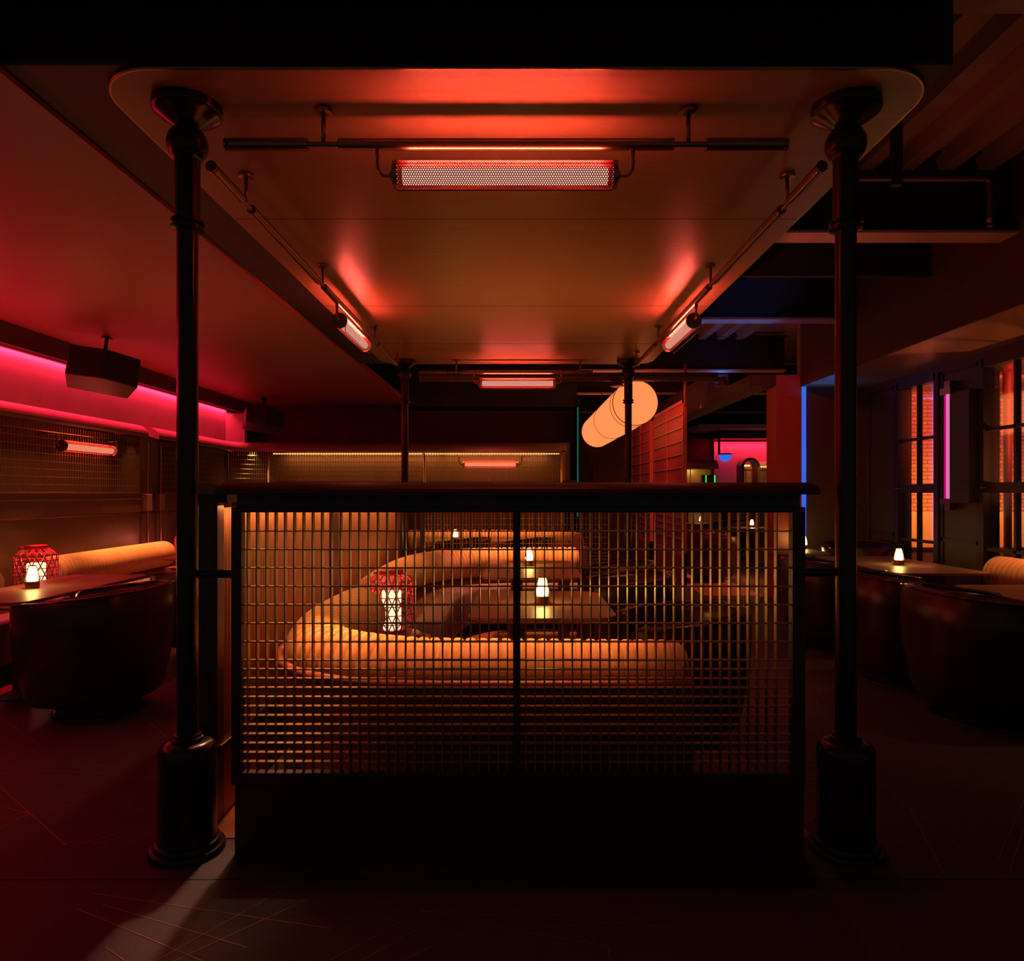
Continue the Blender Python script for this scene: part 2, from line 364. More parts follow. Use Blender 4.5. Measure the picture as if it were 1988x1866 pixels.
# steel cross beams (I sections)
def ibeam(y, zb, x0, x1, h=.6, w=.21, nm='ceiling_beam'):
    struct(MB().box(x0, x1, y, y+w, zb, zb+.02).build('ceiling_beam_flange', 'beam_paint'))
    return struct(MB().box(x0, x1, y+w/2-.01, y+w/2+.01, zb+.02, zb+h-.02).box(x0, x1, y, y+w, zb+h-.02, zb+h).build(nm, 'black_paint'))
ibeam(2.30, 3.19, -5.0, 3.69, .6, .34)
ibeam(5.16, 3.30, 1.57, 3.69); ibeam(7.73, 3.30, 1.57, 3.69); ibeam(10.98, 3.30, .95, 4.2, .55); ibeam(13.5, 3.30, .9, 6, .55); ibeam(16.7, 3.30, .9, 7.5, .55)
# dark infill added above the beams to close the view between them
mb = MB().box(1.57, 3.69, 5.36, 5.40, 3.32, 3.9).box(1.57, 3.69, 7.93, 7.97, 3.32, 3.9).box(1.57, 3.69, 6.25, 6.31, 3.32, 3.9)
struct(mb.build('ceiling_infill', 'black_paint'))
# canopy box (black) and front fascia
mb = MB(); mb.box(-1.86, 1.567, 2.53, 8.40, 2.935, 3.17); mb.box(-5.0, -1.86, 2.53, 2.9, 2.945, 3.17)
struct(mb.build('ceiling_bulkhead', 'black_paint', bevel=.008))
# left ceiling + its trim + wall beam
struct(MB().box(-4.59, -1.875, 2.3, 12.7, 2.93, 3.0).build('ceiling_left', 'ceiling_side'))
struct(MB().box(-1.885, -1.86, 2.54, 12.7, 2.915, 2.96).build('trim_1', 'panel_red'))
struct(MB().box(-4.60, -4.56, 2.3, 12.3, 2.735, 3.0).box(-5.0, -4.60, 2.3, 12.3, 2.95, 3.0).build('trim_2', 'frame_red', bevel=.004))
# left wall: niche back, wainscot, ledges
struct(MB().box(-5.06, -4.9, 1.5, 12.8, 0, 3.0).build('wall_left', 'niche_paint'))
mb = MB().box(-4.9, -4.56, 1.5, 11.0, 0, 1.157).box(-4.9, -4.545, 1.5, 11.0, 1.165, 1.315)
mb.box(-4.9, -4.53, 1.5, 11.0, 1.315, 1.335).box(-4.9, -4.55, 1.5, 11.0, 1.335, 1.40)
struct(mb.build('wall_left_panelling', 'wall_panel', bevel=.004))
struct(MB().tube([(-4.548,1.5,1.161),(-4.548,11.0,1.161)], .009, 8).tube([(-4.535,1.5,1.325),(-4.535,11.0,1.325)], .006, 8).build('trim_3', 'bronze'))
# dark back behind the mesh bays
struct(MB().box(-4.89, -4.86, 1.5, 12.6, 1.4, 2.12).build('trim_4', 'wall_dark'))
# niche end wall
struct(MB().box(-4.9, -4.58, 11.9, 12.0, 2.1, 2.74).build('trim_5', 'niche_paint'))
# back wall (left part) with dark upper block
struct(MB().box(-4.9, 1.06, 12.62, 12.75, 0, 3.9).build('wall_back', 'wall_dark'))
struct(MB().box(-1.87, 1.03, 12.0, 12.62, 2.865, 3.9).build('trim_6', 'black_paint'))
mb = MB().box(1.03, 1.06, 11.9, 12.62, 0, 3.0)
struct(mb.build('trim_7', 'black_paint'))
tag(MB().box(1.020, 1.036, 11.875, 11.898, 1.0, 2.84).build('teal_light_strip', 'teal_glow'), 'thin vertical teal light strip at the end of the back wall', 'light strip')
# rear room wall beyond the passage
struct(MB().box(1.0, 8.2, 18.2, 18.35, 0, 3.9).build('wall_rear', 'wall_dark'))
mb = MB()
for z0 in (.15, 1.2): 
    for x0 in (1.25, 1.95): mb.box(x0, x0+.6, 18.17, 18.2, z0, z0+.95)
struct(mb.build('wall_rear_panels', 'wall_dark', bevel=.01))
# right side: soffit, end wall, window wall, pier
struct(MB().box(3.69, 5.0, 1.5, 9.3, 2.79, 3.9).build('ceiling_soffit', 'ceiling_veneer'))
struct(MB().box(3.672, 3.69, 1.5, 9.15, 2.775, 3.9).build('trim_8', 'wall_dark'))
struct(MB().box(3.36, 3.69, 9.15, 9.5, 0, 2.93).build('wall_pier', 'panel_red'))
struct(MB().box(3.02, 3.36, 9.16, 11.2, 2.79, 2.93).box(3.02, 3.36, 11.2, 15.6, 2.79, 3.28).build('ceiling_beam_side', 'wall_dark'))
struct(MB().box(3.74, 4.75, 9.3, 9.42, 0, 2.85).build('wall_end', 'wall_olive'))
tag(MB().box(3.70, 3.79, 9.25, 9.29, .75, 2.83).build('blue_light_strip', 'blue_glow'), 'tall blue light strip in the slot beside the red pier', 'light strip')
# window wall X=4.6 with openings
wins = [(7.72, 8.50), (6.10, 6.95), (4.3, 5.15)]
zs, zt = .55, 2.66
mb = MB(); ys = [1.5]
for a, c in sorted(wins): ys += [a, c]
ys.append(9.42)
for i in range(0, len(ys), 2): mb.box(4.6, 4.75, ys[i], ys[i+1], 0, 2.85)
for a, c in wins: mb.box(4.6, 4.75, a, c, 0, zs); mb.box(4.6, 4.75, a, c, zt, 2.85)
struct(mb.build('wall_right', 'wall_olive'))
for i, (a, c) in enumerate(sorted(wins, reverse=True)):
    w = bpy.data.objects.new('window_%d' % (i+1), None); COL.objects.link(w); w.location = (4.6, (a+c)/2, zs); w['kind'] = 'structure'
    f = MB()
    f.box(4.57, 4.68, a-.05, a+.03, zs-.05, zt+.05).box(4.57, 4.68, c-.03, c+.05, zs-.05, zt+.05)
    f.box(4.57, 4.68, a, c, zs-.05, zs+.03).box(4.57, 4.68, a, c, zt-.03, zt+.05)
    f.box(4.585, 4.66, a, c, 1.40, 1.50)            # transom
    m_ = (a+c)/2
    f.box(4.60, 4.65, m_-.016, m_+.016, zs, zt)
    for z in (2.02, .85): f.box(4.60, 4.65, a, c, z-.016, z+.016)
    f.build('window_frame', 'window_frame', w)
    MB().box(4.622, 4.626, a, c, zs, zt).build('pane', 'window_glass', w)
    MB().tube([(4.58,c-.03,1.45),(4.54,c-.03,1.45),(4.54,c-.12,1.45)], .008, 8).build('window_latch', 'brass', w)
# raised wall panel mouldings between the windows
mb = MB()
for y0, y1 in ((7.02, 7.64), (8.58, 9.2)):
    mb.box(4.585, 4.6, y0, y0+.03, .3, 2.7).box(4.585, 4.6, y1-.03, y1, .3, 2.7).box(4.585, 4.6, y0, y1, 2.67, 2.7).box(4.585, 4.6, y0, y1, .88, .92)
struct(mb.build('trim_9', 'window_frame'))
# outside
struct(MB().box(4.75, 9.5, 11.2, 11.35, -.1, 3.16).build('wall_brick', 'brick'))
struct(MB().box(4.75, 9.5, 10.95, 11.2, .55, 1.10).build('wall_brick_plinth', 'planter_plaster', bevel=.01))
struct(MB().box(4.75, 9.5, 3.0, 11.3, 3.0, 3.1).build('ceiling_outside', 'ceiling_veneer'))
struct(MB().box(4.75, 9.5, 1.5, 11.2, -.12, -.02).build('floor_outside', 'stone_floor'))
struct(MB().box(4.75, 9.5, 11.0, 11.2, -.1, .55).build('trim_10', 'wall_dark'))

# ================================================================== CANOPY
t = thing('canopy_panel', 'large rounded wood-veneer ceiling panel lit red by heaters', 'ceiling panel', (0, 5.4, 2.92))
pts = rrect(-1.565, 1.565, 2.537, 8.34, .25, 12)
MB().prism(pts, 2.92, 2.932, False).build('veneer_panel', 'ceiling_veneer', t)
MB().tube([(x, y, 2.926) for x, y in pts], .007, 6, closed=True).build('edge_trim', 'bronze', t)
for y in (3.92, 5.75, 7.2): MB().box(-1.56, 1.56, y, y+.004, 2.9192, 2.9205).build('panel_joint', 'joint', t)

# columns ------------------------------------------------------------
def make_column(x, y, label):
    t = thing('column', label, 'column', (x, y, 0), 0, 'turned columns of the canopy')
    MB().lathe([(.141,0),(.141,.018),(.137,.024),(.124,.026),(.124,.040),(.120,.046),(.110,.048)]).build('base_flange', 'column_metal', t, False)
    MB().lathe([(.108,.046),(.108,.385),(.104,.405),(.094,.42),(.078,.428),(.062,.43)]).build('base_drum', 'column_metal', t, False)
    MB().lathe([(.056,.428),(.058,.432),(.058,.444),(.052,.448),(.052,.456),(.040,.458)]).build('base_collar', 'column_metal', t, False)
    MB().lathe([(.0395,.45),(.0395,2.44)], seg=28).build('shaft', 'column_metal', t, False)
    MB().lathe([(.045,2.425),(.062,2.43),(.063,2.440),(.05,2.443),(.05,2.452),(.063,2.455),(.062,2.466),(.047,2.468)]).build('ring', 'column_metal', t, False)
    MB().lathe([(.0475,2.46),(.0475,2.715)], seg=28).build('upper_shaft', 'column_metal', t, False)
    pr = [(.02+0*0, 2.69)]
    pr = [(max(.03, .077*math.sin(a)), 2.765-.077*math.cos(a)) for a in [PI*k/16 for k in range(2, 16)]]
    MB().lathe(pr).build('ball', 'column_metal', t, False)
    MB().lathe([(.034,2.822),(.045,2.83),(.118,2.878),(.128,2.886),(.130,2.892),(.130,2.92)], seg=40).build('capital', 'column_metal', t, False)
    return t
c1 = make_column(-1.29, 2.77, 'tall dark turned column left of the front mesh partition'); reg(c1)
dup(c1, (1.29, 2.77, 0), label='tall dark turned column right of the front mesh partition')
dup(c1, (-1.28, 8.1, 0), label='distant slim column at the rear left canopy corner')
dup(c1, (1.28, 8.1, 0), label='distant slim column crossing in front of the glowing drum lantern')
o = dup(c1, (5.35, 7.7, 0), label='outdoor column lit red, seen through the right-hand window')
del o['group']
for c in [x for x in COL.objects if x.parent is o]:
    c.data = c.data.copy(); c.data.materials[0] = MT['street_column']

# rails ---------------------------------------------------------------
def rail(name, label, p0, p1, segs, mounts, along):
    """segs: list of (a,b,r) positions along axis; mounts: positions"""
    t = thing('heater_rail', label, 'rail', (p0[0], p0[1], 2.78), 0, 'bronze rails hung under the canopy')
    def P(s): return (s, p0[1], 2.78) if along == 'x' else (p0[0], s, 2.78)
    lo = min(s[0] for s in segs); hi = max(s[1] for s in segs)
    MB().tube([P(lo), P(hi)], .011, 12).build('thin_rod', 'bronze', t)
    for a, c, r in segs:
        MB().tube([P(a), P(c)], r, 20).build('thick_sleeve', 'bronze', t)
    for e, s in ((lo, -1), (hi, 1)):
        MB().tube([P(e), P(e+s*.008)], .012, 12).tube([P(e+s*.008), P(e+s*.018)], .024, 20).build('end_cap', 'bronze', t)
    for mpos in mounts:
        q = P(mpos)
        st = MB().tube([(q[0],q[1],2.78),(q[0],q[1],2.905)], .009, 10).build('stem', 'bronze', t)
        MB().lathe([(.02,0),(.034,.003),(.036,.008),(.036,.020)], q[0], q[1], 20, 2.90).build('mount_plate', 'bronze', t)
    return t
rail('r', 'front bronze rail crossing above the front partition', (0, 2.80), None, [(-1.135,-.825,.0245),(-.705,.622,.023),(.75,1.055,.0245)], [-.765,.68], 'x')
rail('r', 'left bronze side rail running back under the canopy', (-1.29, 3.0), None, [(3.0,3.31,.0225),(3.44,4.60,.023),(4.74,6.35,.023),(6.55,7.55,.0225)], [3.37,4.70,6.43,7.62], 'y')
rail('r', 'right bronze side rail running back under the canopy', (1.29, 3.0), None, [(3.0,3.31,.0225),(3.44,4.60,.023),(4.74,6.35,.023),(6.55,7.55,.0225)], [3.37,4.70,6.43,7.62], 'y')
rail('r', 'rear bronze rail at the far end of the canopy', (0, 8.08), None, [(-1.10,-.80,.0225),(-.62,.52,.0225),(.55,.85,.0225)], [-.69,.73], 'x')

# heaters -------------------------------------------------------------
HL = .87
def make_heater(label, glow, cat='heater'):
    """local: axis along x, centre at origin"""
    t = thing('infrared_heater', label, cat, (0,0,0), 0, 'glowing tubular heaters')
    MB().tube([(-HL/2+.03,0,-.004),(HL/2-.03,0,-.004)], .032, 18).build('glowing_tube', glow, t, False)
    l = bpy.data.lights.new('heater_light', 'AREA'); l.shape = 'RECTANGLE'; l.size = .78; l.size_y = .025
    l.energy = 17 if glow == 'heater_glow' else 5; l.color = (1, .095, .065)
    lo = bpy.data.objects.new('heater_light', l); COL.objects.link(lo); lo.parent = t; lo.location = (0, 0, .036); lo.rotation_euler = (PI, 0, 0)
    l2 = l.copy(); l2.energy = 4.0 if glow == 'heater_glow' else 3
    lo = bpy.data.objects.new('heater_light', l2); COL.objects.link(lo); lo.parent = t; lo.location = (0, 0, -.040)
    # perforated shell with uv in metres
    seg = 36; R = .054; me = bpy.data.meshes.new('perforated_shell'); vs = []; fs = []
    for i in range(2):
        for k in range(seg): a = 2*PI*k/seg; vs.append((-HL/2+HL*i, R*math.cos(a), R*math.sin(a)))
    for k in range(seg): fs.append((k, (k+1)%seg, seg+(k+1)%seg, seg+k))
    me.from_pydata(vs, [], fs); uvl = me.uv_layers.new(name='UVMap')
    for k, p in enumerate(me.polygons):
        p.use_smooth = True
        w = 2*PI*R/seg
        for j, li in enumerate(p.loop_indices):
            uvl.data[li].uv = ((0, HL)[j in (2, 3)], (k + (1 if j in (1, 2) else 0))*w)
    me.materials.append(MT['perforated_metal'])
    o = bpy.data.objects.new('perforated_shell', me); COL.objects.link(o); o.parent = t
    for s in (-1, 1):
        MB().tube([(s*(HL/2-.012),0,0),(s*(HL/2+.006),0,0)], .0565, 28).tube([(s*(HL/2+.006),0,0),(s*(HL/2+.022),0,0)], .018, 14).build('end_cap', 'bronze', t, False)
        br = MB().tube(catmull([(s*(HL/2+.02),0,.0),(s*(HL/2+.045),0,.0),(s*(HL/2+.068),0,.028),(s*(HL/2+.068),0,.085)], 6), .0085, 10)
        br.tube([(s*(HL/2+.068),0,.075),(s*(HL/2+.068),0,.115)], .012, 12)
        br.build('bracket', 'bronze', t, False)
    g = catmull([(-HL/2-.004,-.03,.022),(-HL/2-.008,-.045,-.03),(-HL/2+.01,-.04,-.072),(-HL/2+.04,-.04,-.076)], 5)
    g2 = [Vector((-p.x, p.y, p.z)) for p in g][::-1]
    MB().tube(g+g2, .003, 6).tube([(-HL/2,-.0555,.022),(HL/2,-.0555,.022)], .0022, 6).build('wire_guard', 'bronze', t, False)
    if glow != 'heater_glow':
        for s in (-1, 1): MB().tube([(s*(HL/2+.068),0,.105),(s*(HL/2+.068),.20,.105)], .008, 8).build('wall_arm', 'bronze', t, False)
    return t
h = make_heater('glowing tubular heater under the front rail, nearest and largest', 'heater_glow'); reg(h)
h.location = (-.045, 2.80, 2.658)
dup(h, (-1.29, 5.58, 2.655), PI/2, 'glowing tubular heater under the left side rail')
dup(h, (1.29, 5.58, 2.655), PI/2, 'glowing tubular heater under the right side rail')
dup(h, (.01, 8.08, 2.655), 0, 'glowing tubular heater under the rear rail')
hw = make_heater('glowing tubular heater on the left wall mesh beneath the pink hood', 'heater_glow_dim'); reg(hw)
hw.location = (-4.42, 7.30, 1.86); hw.rotation_euler = (0,0,PI/2)
dup(hw, (-.42, 11.32, 1.86), 0, 'far glowing heater in the mesh bay on the back wall')
tag(hw, hw['label'], 'heater')

# ================================================================== PARTITIONS
def make_partition(label):
    """local origin: front face plane y=0, centre x=0"""
    t = thing('mesh_partition', label, 'partition', (0,0,0), 0, 'low mesh partitions of the booth')
    MB().box(-1.091, 1.113, 0, .12, 0, .275).build('base_panel', 'frame_red', t, False, bevel=.004)
    f = MB()
    f.box(-1.10,-1.0614,-.012,.034,.275,1.345).box(1.0633,1.113,-.012,.034,.275,1.345)
    f.box(-1.0614,1.0633,-.012,.034,.275,.3187).box(-1.0614,1.0633,-.012,.034,1.3243,1.345)
    f.build('frame', 'frame_red', t, False, bevel=.003)
    MB().box(-.0135,.0145,-.006,.034,.3187,1.3243).build('mullion', 'frame_red', t, False)
    MB().box(-1.085,1.10,.01,.10,1.345,1.394).build('upper_rail', 'black_metal', t, False)
    cap = MB(); pr = []
    for k in range(13):
        a = PI*k/12; pr.append((.045-.125*math.cos(a)*1.0, 1.405+.036*math.sin(a)))
    pr = [(-.08,1.394)]+pr+[(.17,1.394)]
    cap.prismX([(y, z) for y, z in pr], -1.135, 1.143)
    cap.build('top_cap', 'frame_red', t, False, bevel=.006)
    for sx, k0, k1, nm in ((-1,-29,0,'grid'), (1,1,29,'grid')):
        g = MB()
        for k in range(k0, k1):
            x = k*.0360+.0005
            if abs(k) < 1: continue
            g.box(x-.0024, x+.0024, .004, .032, .3187, 1.3243)
        xa, xb = (-1.0614, -.0135) if sx < 0 else (.0145, 1.0633)
        z = 1.3243-.0730
        while z > .33:
            g.box(xa, xb, .004, .026, z-.0022, z+.0022)
            z -= .0715 if z > .78 else .0359
        g.build(nm, 'grid_metal', t, False)
    return t
p = make_partition('low front partition of bronze grid panels between the two near columns'); reg(p)
p.location = (0, 2.732, 0)
q = dup(p, (0, 8.05, 0), 0, 'far mesh partition behind the second curved sofa')
# bracket tubes from columns to partition
tag(MB().tube([(-1.27,2.80,1.08),(-1.095,2.80,1.08)], .017, 14).build('stay_bar', 'column_metal'), 'short dark stay bar joining left column to partition', 'bar')
tag(MB().tube([(1.108,2.80,1.085),(1.27,2.80,1.085)], .017, 14).build('stay_bar', 'column_metal'), 'short dark stay bar joining right column to partition', 'bar')
# left side screen
t = thing('side_screen', 'long fluted side screen with red base along the booth left', 'screen', (-1.30, 5.4, 0))
MB().box(-1.345,-1.265,3.0,7.9,0,.30).build('base_panel', 'panel_red', t, bevel=.003)
MB().box(-1.35,-1.245,2.98,7.9,.30,.335).build('base_trim', 'bronze', t, bevel=.003)
for a, c in ((2.98,3.05),(4.86,5.02),(7.8,7.9)):
    MB().box(-1.37,-1.262,a,c,.0 if a < 3 else .335,1.36).build('post', 'frame_red', t, bevel=.003)
for a, c in ((3.05,4.86),(5.02,7.8)):
    n = int((c-a)/.036); g = MB(); pts2 = []
    g2 = []
    for i in range(n):
        y = a+(i+.5)*(c-a)/n; r = (c-a)/n/2*.74
        for k in range(7):
            an = PI*k/6; g2.append((-1.300+r*1.2*math.sin(an), y-r*math.cos(an)))
    pl = [(-1.33,a)]+g2+[(-1.33,c)]
    g.prism(pl, .335, 1.335, True).build('fluted_panel', 'flute_wood', t, sharp=60)
MB().box(-1.36,-1.23,3.0,7.9,1.36,1.394).build('head_rail', 'frame_red', t)
pr = [(-1.385,1.394)]+[(-1.30-.085*math.cos(PI*k/12), 1.405+.036*math.sin(PI*k/12)) for k in range(13)]+[(-1.215,1.394)]
MB().prismY(pr, 2.96, 7.9).build('top_cap', 'shell_rim', t)

# ================================================================== SOFAS
def sweep(path, prof, close=True):
    """prof: list of (offset to the left of travel, z)"""
    n = len(path); mb = MB(); vs = []; m_ = len(prof)
    for i in range(n):
        a = path[max(i-1,0)]; c = path[min(i+1,n-1)]; d = (c-a); d.z = 0; d.normalize(); nn = Vector((-d.y, d.x, 0))
        for o_, z in prof: vs.append((path[i].x+nn.x*o_, path[i].y+nn.y*o_, z))
    fs = [(i*m_+k, i*m_+(k+1)%m_, (i+1)*m_+(k+1)%m_, (i+1)*m_+k) for i in range(n-1) for k in range(m_)]
    mb.add(vs, fs, True)
    mb.f.append(tuple(range(m_))); mb.sm.append(False); mb.f.append(tuple((n-1)*m_+k for k in range(m_))[::-1]); mb.sm.append(False)
    return mb
def sofa(label, ctrl, side, rfun, zfun, seat=.5, rib=.055, end_pad=True, shell_mat='shell_red'):
    """ctrl: centreline of the bolster; side=+1 when the seat lies left of travel"""
    raw = catmull([Vector((x,y,0)) for x, y in ctrl], 12)
    pth, tot = resample(raw, .06)
    c = pth[len(pth)//2]
    t = thing('curved_sofa', label, 'sofa', (round(c.x,2), round(c.y,2), 0))
    s = side
    out = [( -.135*s,.10),(-.185*s,.30),(-.205*s,.56),(-.19*s,.585),(-.10*s,.56),(.10*s,.45),(.10*s,.12)]
    sweep(pth, out).build('outer_shell', shell_mat, t, sharp=50)
    sd = seat
    st = [(.10*s,.12),(.10*s,.44),(sd*.8*s,.455),(sd*.95*s,.45),(sd*s,.42),(sd*.98*s,.12)]
    sweep(pth, st).build('seat', 'mauve_leather', t, sharp=50)
    sweep(pth, [(-.08*s,.0),(-.08*s,.11),(sd*.85*s,.11),(sd*.85*s,.0)]).build('plinth', 'black_paint', t)
    rim = []
    for i in range(len(pth)):
        a = pth[max(i-1,0)]; e = pth[min(i+1,len(pth)-1)]; d = (e-a).normalized(); nn = Vector((-d.y, d.x, 0))
        rim.append(pth[i]-nn*.195*s+Vector((0,0,.585)))
    MB().tube(rim, .021, 12).build('rim_piping', 'shell_rim', t)
    # ribbed bolster
    fine, tot = resample(raw, rib/9)
    nr = max(4, int(round(tot/rib))); P = []; R = []
    for i, q_ in enumerate(fine):
        u = i/(len(fine)-1); ph = (u*nr) % 1.0
        sc = 1-.15*(abs(2*ph-1)**4)
        edge = min(u, 1-u)*tot
        e = 1 if edge > .05 else .80+.20*math.sqrt(max(0, 1-(1-edge/.05)**2))
        P.append(Vector((q_.x, q_.y, zfun(u)))); R.append(rfun(u)*sc*e)
    MB().tube(P, R, 30).build('ribbed_bolster', 'tan_fabric', t, sharp=75)
    if end_pad:
        for i0, i1 in ((0,3),(-1,-4)):
            d = (P[i0]-P[i1]).normalized(); rr = rfun(0 if i0 == 0 else 1)*.84
            MB().tube([P[i0]-d*.004, P[i0]+d*.006, P[i0]+d*.011], [rr, rr, rr*.9], 28).build('end_pad', 'coral_fabric', t)
    return t
# near sofa: right end -> along the front partition -> round the left corner -> back
sofa('near curved sofa with tan ribbed bolster right behind the front partition',
     [(.745,3.19),(.3,3.19),(-.2,3.19),(-.55,3.21),(-.83,3.33),(-1.0,3.58),(-1.045,3.9),(-1.03,4.2),(-.99,4.5)], -1,
     lambda u: .150+.025*u, lambda u: .585+.045*max(0,(u-.4)/.6), .50)
sofa('second curved sofa with tan ribbed bolster wrapping the far table',
     [(-1.03,5.15),(-1.04,5.8),(-1.02,6.5),(-.88,7.1),(-.55,7.5),(-.1,7.65),(.3,7.67),(.66,7.67)], -1,
     lambda u: .160, lambda u: .650, .50)
sofa('left wall banquette with tan ribbed bolster behind the red lantern',
     [(-4.30,6.50),(-4.30,7.2),(-4.30,8.64)], -1, lambda u: .155, lambda u: .66, .50, .060)
sofa('left wall banquette further back, mostly hidden by the left column',
     [(-4.30,9.22),(-4.30,10.0),(-4.30,10.8)], -1, lambda u: .155, lambda u: .66, .50, .060)
sofa('left wall banquette nearest the camera at the frame edge',
     [(-4.30,3.4),(-4.30,4.4),(-4.30,5.75)], -1, lambda u: .155, lambda u: .66, .50, .060)
sofa('far curved sofa with tan bolster beyond the rear mesh partition',
     [(-1.75,11.05),(-.8,11.08),(-.1,11.05),(.5,10.85),(.90,10.40)], 1*-1, lambda u: .15, lambda u: .67, .42, .07)
sofa('right wall banquette with brown ribbed bolster below the windows',
     [(4.32,3.6),(4.32,4.6),(4.32,6.35)], 1, lambda u: .155, lambda u: .68, .60, .065)

# ================================================================== TUB CHAIRS
def make_tub(label, group):
    """faces -x, back +x"""
    t = thing('tub_chair', label, 'chair', (0,0,0), 0, group)
    n = 72; ax, ay = .41, .44
    def loop(sc, inset, zf):
        out = []
        for k in range(n):
            a = 2*PI*k/n; ca, sa = math.cos(a), math.sin(a); e = 2/3.2 if ca < 0 else 2/2.5
            x = math.copysign(abs(ca)**e, ca)*(ax*sc-inset); y = math.copysign(abs(sa)**e, sa)*(ay*sc-inset)
            out.append((x, y, zf(a, x, y)))
        return out
    def rimz(a, x, y):
        h = .72+.085*(x+.41)/.82
        f = (-x-.30)/.10; f = max(0, min(1, f)); g = (.34-abs(y))/.10; g = max(0, min(1, g)); k = f*g; k = k*k*(3-2*k)
        return h*(1-k)+.43*k
    loops = [loop(.70, 0, lambda a,x,y: .10), loop(.80, 0, lambda a,x,y: .105), loop(.87, 0, lambda a,x,y: .16), loop(.93, 0, lambda a,x,y: .30), loop(.985, 0, lambda a,x,y: .43),
             loop(1., 0, lambda a,x,y: min(.60, rimz(a,x,y)-.03)), loop(1., 0, lambda a,x,y: rimz(a,x,y)-.02), loop(1., .02, rimz), loop(1., .07, lambda a,x,y: rimz(a,x*1.2,y*1.2)),
             loop(1., .095, lambda a,x,y: min(.7, rimz(a,x*1.25,y*1.25)-.03)), loop(1., .11, lambda a,x,y: .42)]
    vs = [p for l in loops for p in l]; fs = []
    for i in range(len(loops)-1):
        for k in range(n): fs.append((i*n+k, i*n+(k+1)%n, (i+1)*n+(k+1)%n, (i+1)*n+k))
    mb = MB().add(vs, fs, True); mb.f.append(tuple(range(n))[::-1]); mb.sm.append(True)
    mb.build('shell', 'dark_leather', t, False, sharp=80)
    MB().tube(loop(1., .006, lambda a,x,y: rimz(a,x,y)-.006), .0075, 8, closed=True).build('outer_piping', 'dark_piping', t, False)
    MB().tube(loop(1., .075, lambda a,x,y: rimz(a,x*1.2,y*1.2)), .0075, 8, closed=True).build('inner_piping', 'dark_piping', t, False)
    s = loop(1., .115, lambda a,x,y: .40); 
    mb = MB(); ls = [[(x,y,.30) for x,y,z in s], [(x,y,.44) for x,y,z in s], [(x*.9,y*.9,.465) for x,y,z in s]]
    mb.add([p for l in ls for p in l], [(i*n+k, i*n+(k+1)%n, (i+1)*n+(k+1)%n, (i+1)*n+k) for i in range(2) for k in range(n)]+[tuple(2*n+k for k in range(n))], True)
    mb.build('seat_cushion', 'dark_leather', t, False, sharp=60)
    MB().lathe([(.27,0),(.27,.012),(.25,.02)], seg=36).build('base_ring', 'bronze', t, False)
    MB().lathe([(.245,.015),(.245,.11)], seg=36).build('pedestal', 'black_metal', t, False)
    return t
G1 = 'dark leather tub chairs around the booth tables'; G2 = 'dark leather tub chairs along the right-hand tables'
ch = make_tub('dark tub chair backing toward the camera beside the left table', 'dark leather tub chairs on the left'); reg(ch)
ch.location = (-2.70, 4.58, 0)
dup(ch, (-2.72, 6.25, 0), 0, 'second dark tub chair hidden behind the near left tub chair')
for x, y, rz, l in ((.95, 4.12, .03, 'nearest dark tub chair at the right side of the booth table'), (.92, 5.85, .02, 'middle dark tub chair right of the booth tables'), (.96, 6.78, 0, 'farthest dark tub chair right of the booth tables')):
    dup(ch, (x, y, 0), rz, l, G1, .92)
for x, y, rz, l in ((2.86, 6.45, PI, 'far dark tub chair seen just left of the right column'), (2.88, 5.30, PI, 'dark tub chair with back to camera, just right of right column'), (2.90, 4.42, PI, 'dark tub chair at the right frame edge')):
    dup(ch, (x, y, 0), rz, l, G2)
for x, y, rz, l in ((4.14, 8.50, 1.2, 'tub chair with rounded back below the first window'), (3.5, 13.2, PI*.8, 'large round-backed chair in the far dining area, nearer one'), (4.7, 15.5, .4, 'round-backed chair in the far dining area, farther one'), (3.05, 11.2, PI, 'dark tub chair in the passage beyond the red screens'),
                    (-.75, 9.35, 0, 'left of two dark chairs beyond the rear mesh partition'), (.1, 9.3, 0, 'right of two dark chairs beyond the rear mesh partition')):
    dup(ch, (x, y, 0), rz, l, 'dark leather tub chairs in the distance')

# ================================================================== TABLES
def table(label, x0, x1, y0, y1, z=.72, legs=None, r=.14, group='rounded dining tables', base=True):
    cx, cy = (x0+x1)/2, (y0+y1)/2
    t = thing('dining_table', label, 'table', (cx, cy, 0), 0, group)
    MB().prism(rrect(x0, x1, y0, y1, r, 8), z-.022, z).build('table_top', 'table_stone', t, bevel=.004)
    legs = legs or [(cx, y0+(y1-y0)*.3), (cx, y0+(y1-y0)*.7)]
    for lx, ly in legs:
        MB().prism(rrect(lx-.05, lx+.05, ly-.05, ly+.05, .02, 3), .015, z-.022).build('leg', 'table_leg', t)
        if base: MB().lathe([(.24,0),(.24,.01),(.23,.016)], lx, ly, 32).build('base_plate', 'table_leg', t)
    return t
table('rounded booth table carrying the nearer small glass lamp', -.27, .56, 3.83, 4.90, .72, [(-.0,4.35),(.42,4.35)], .15, base=False)
table('rounded booth table carrying the farther small glass lamp', -.28, .54, 5.66, 7.10, .72, [(-.0,6.3),(.42,6.3)], .15, base=False)
table('long left table with lit lamp at the frame edge', -3.80, -3.15, 4.50, 6.08, .70, None, .10)
table('left table further back, partly behind the left column', -3.80, -3.12, 7.5, 8.95, .70, None, .10)
table('table with lit lamp right of the right column', 3.30, 4.16, 6.15, 7.85, .70, None, .08)
table('near right table cut by the frame edge', 3.30, 4.10, 3.9, 5.38, .70, None, .08)
table('far right table below the olive wall, lamp at its corner', 3.05, 3.66, 8.15, 9.10, .70, None, .08)
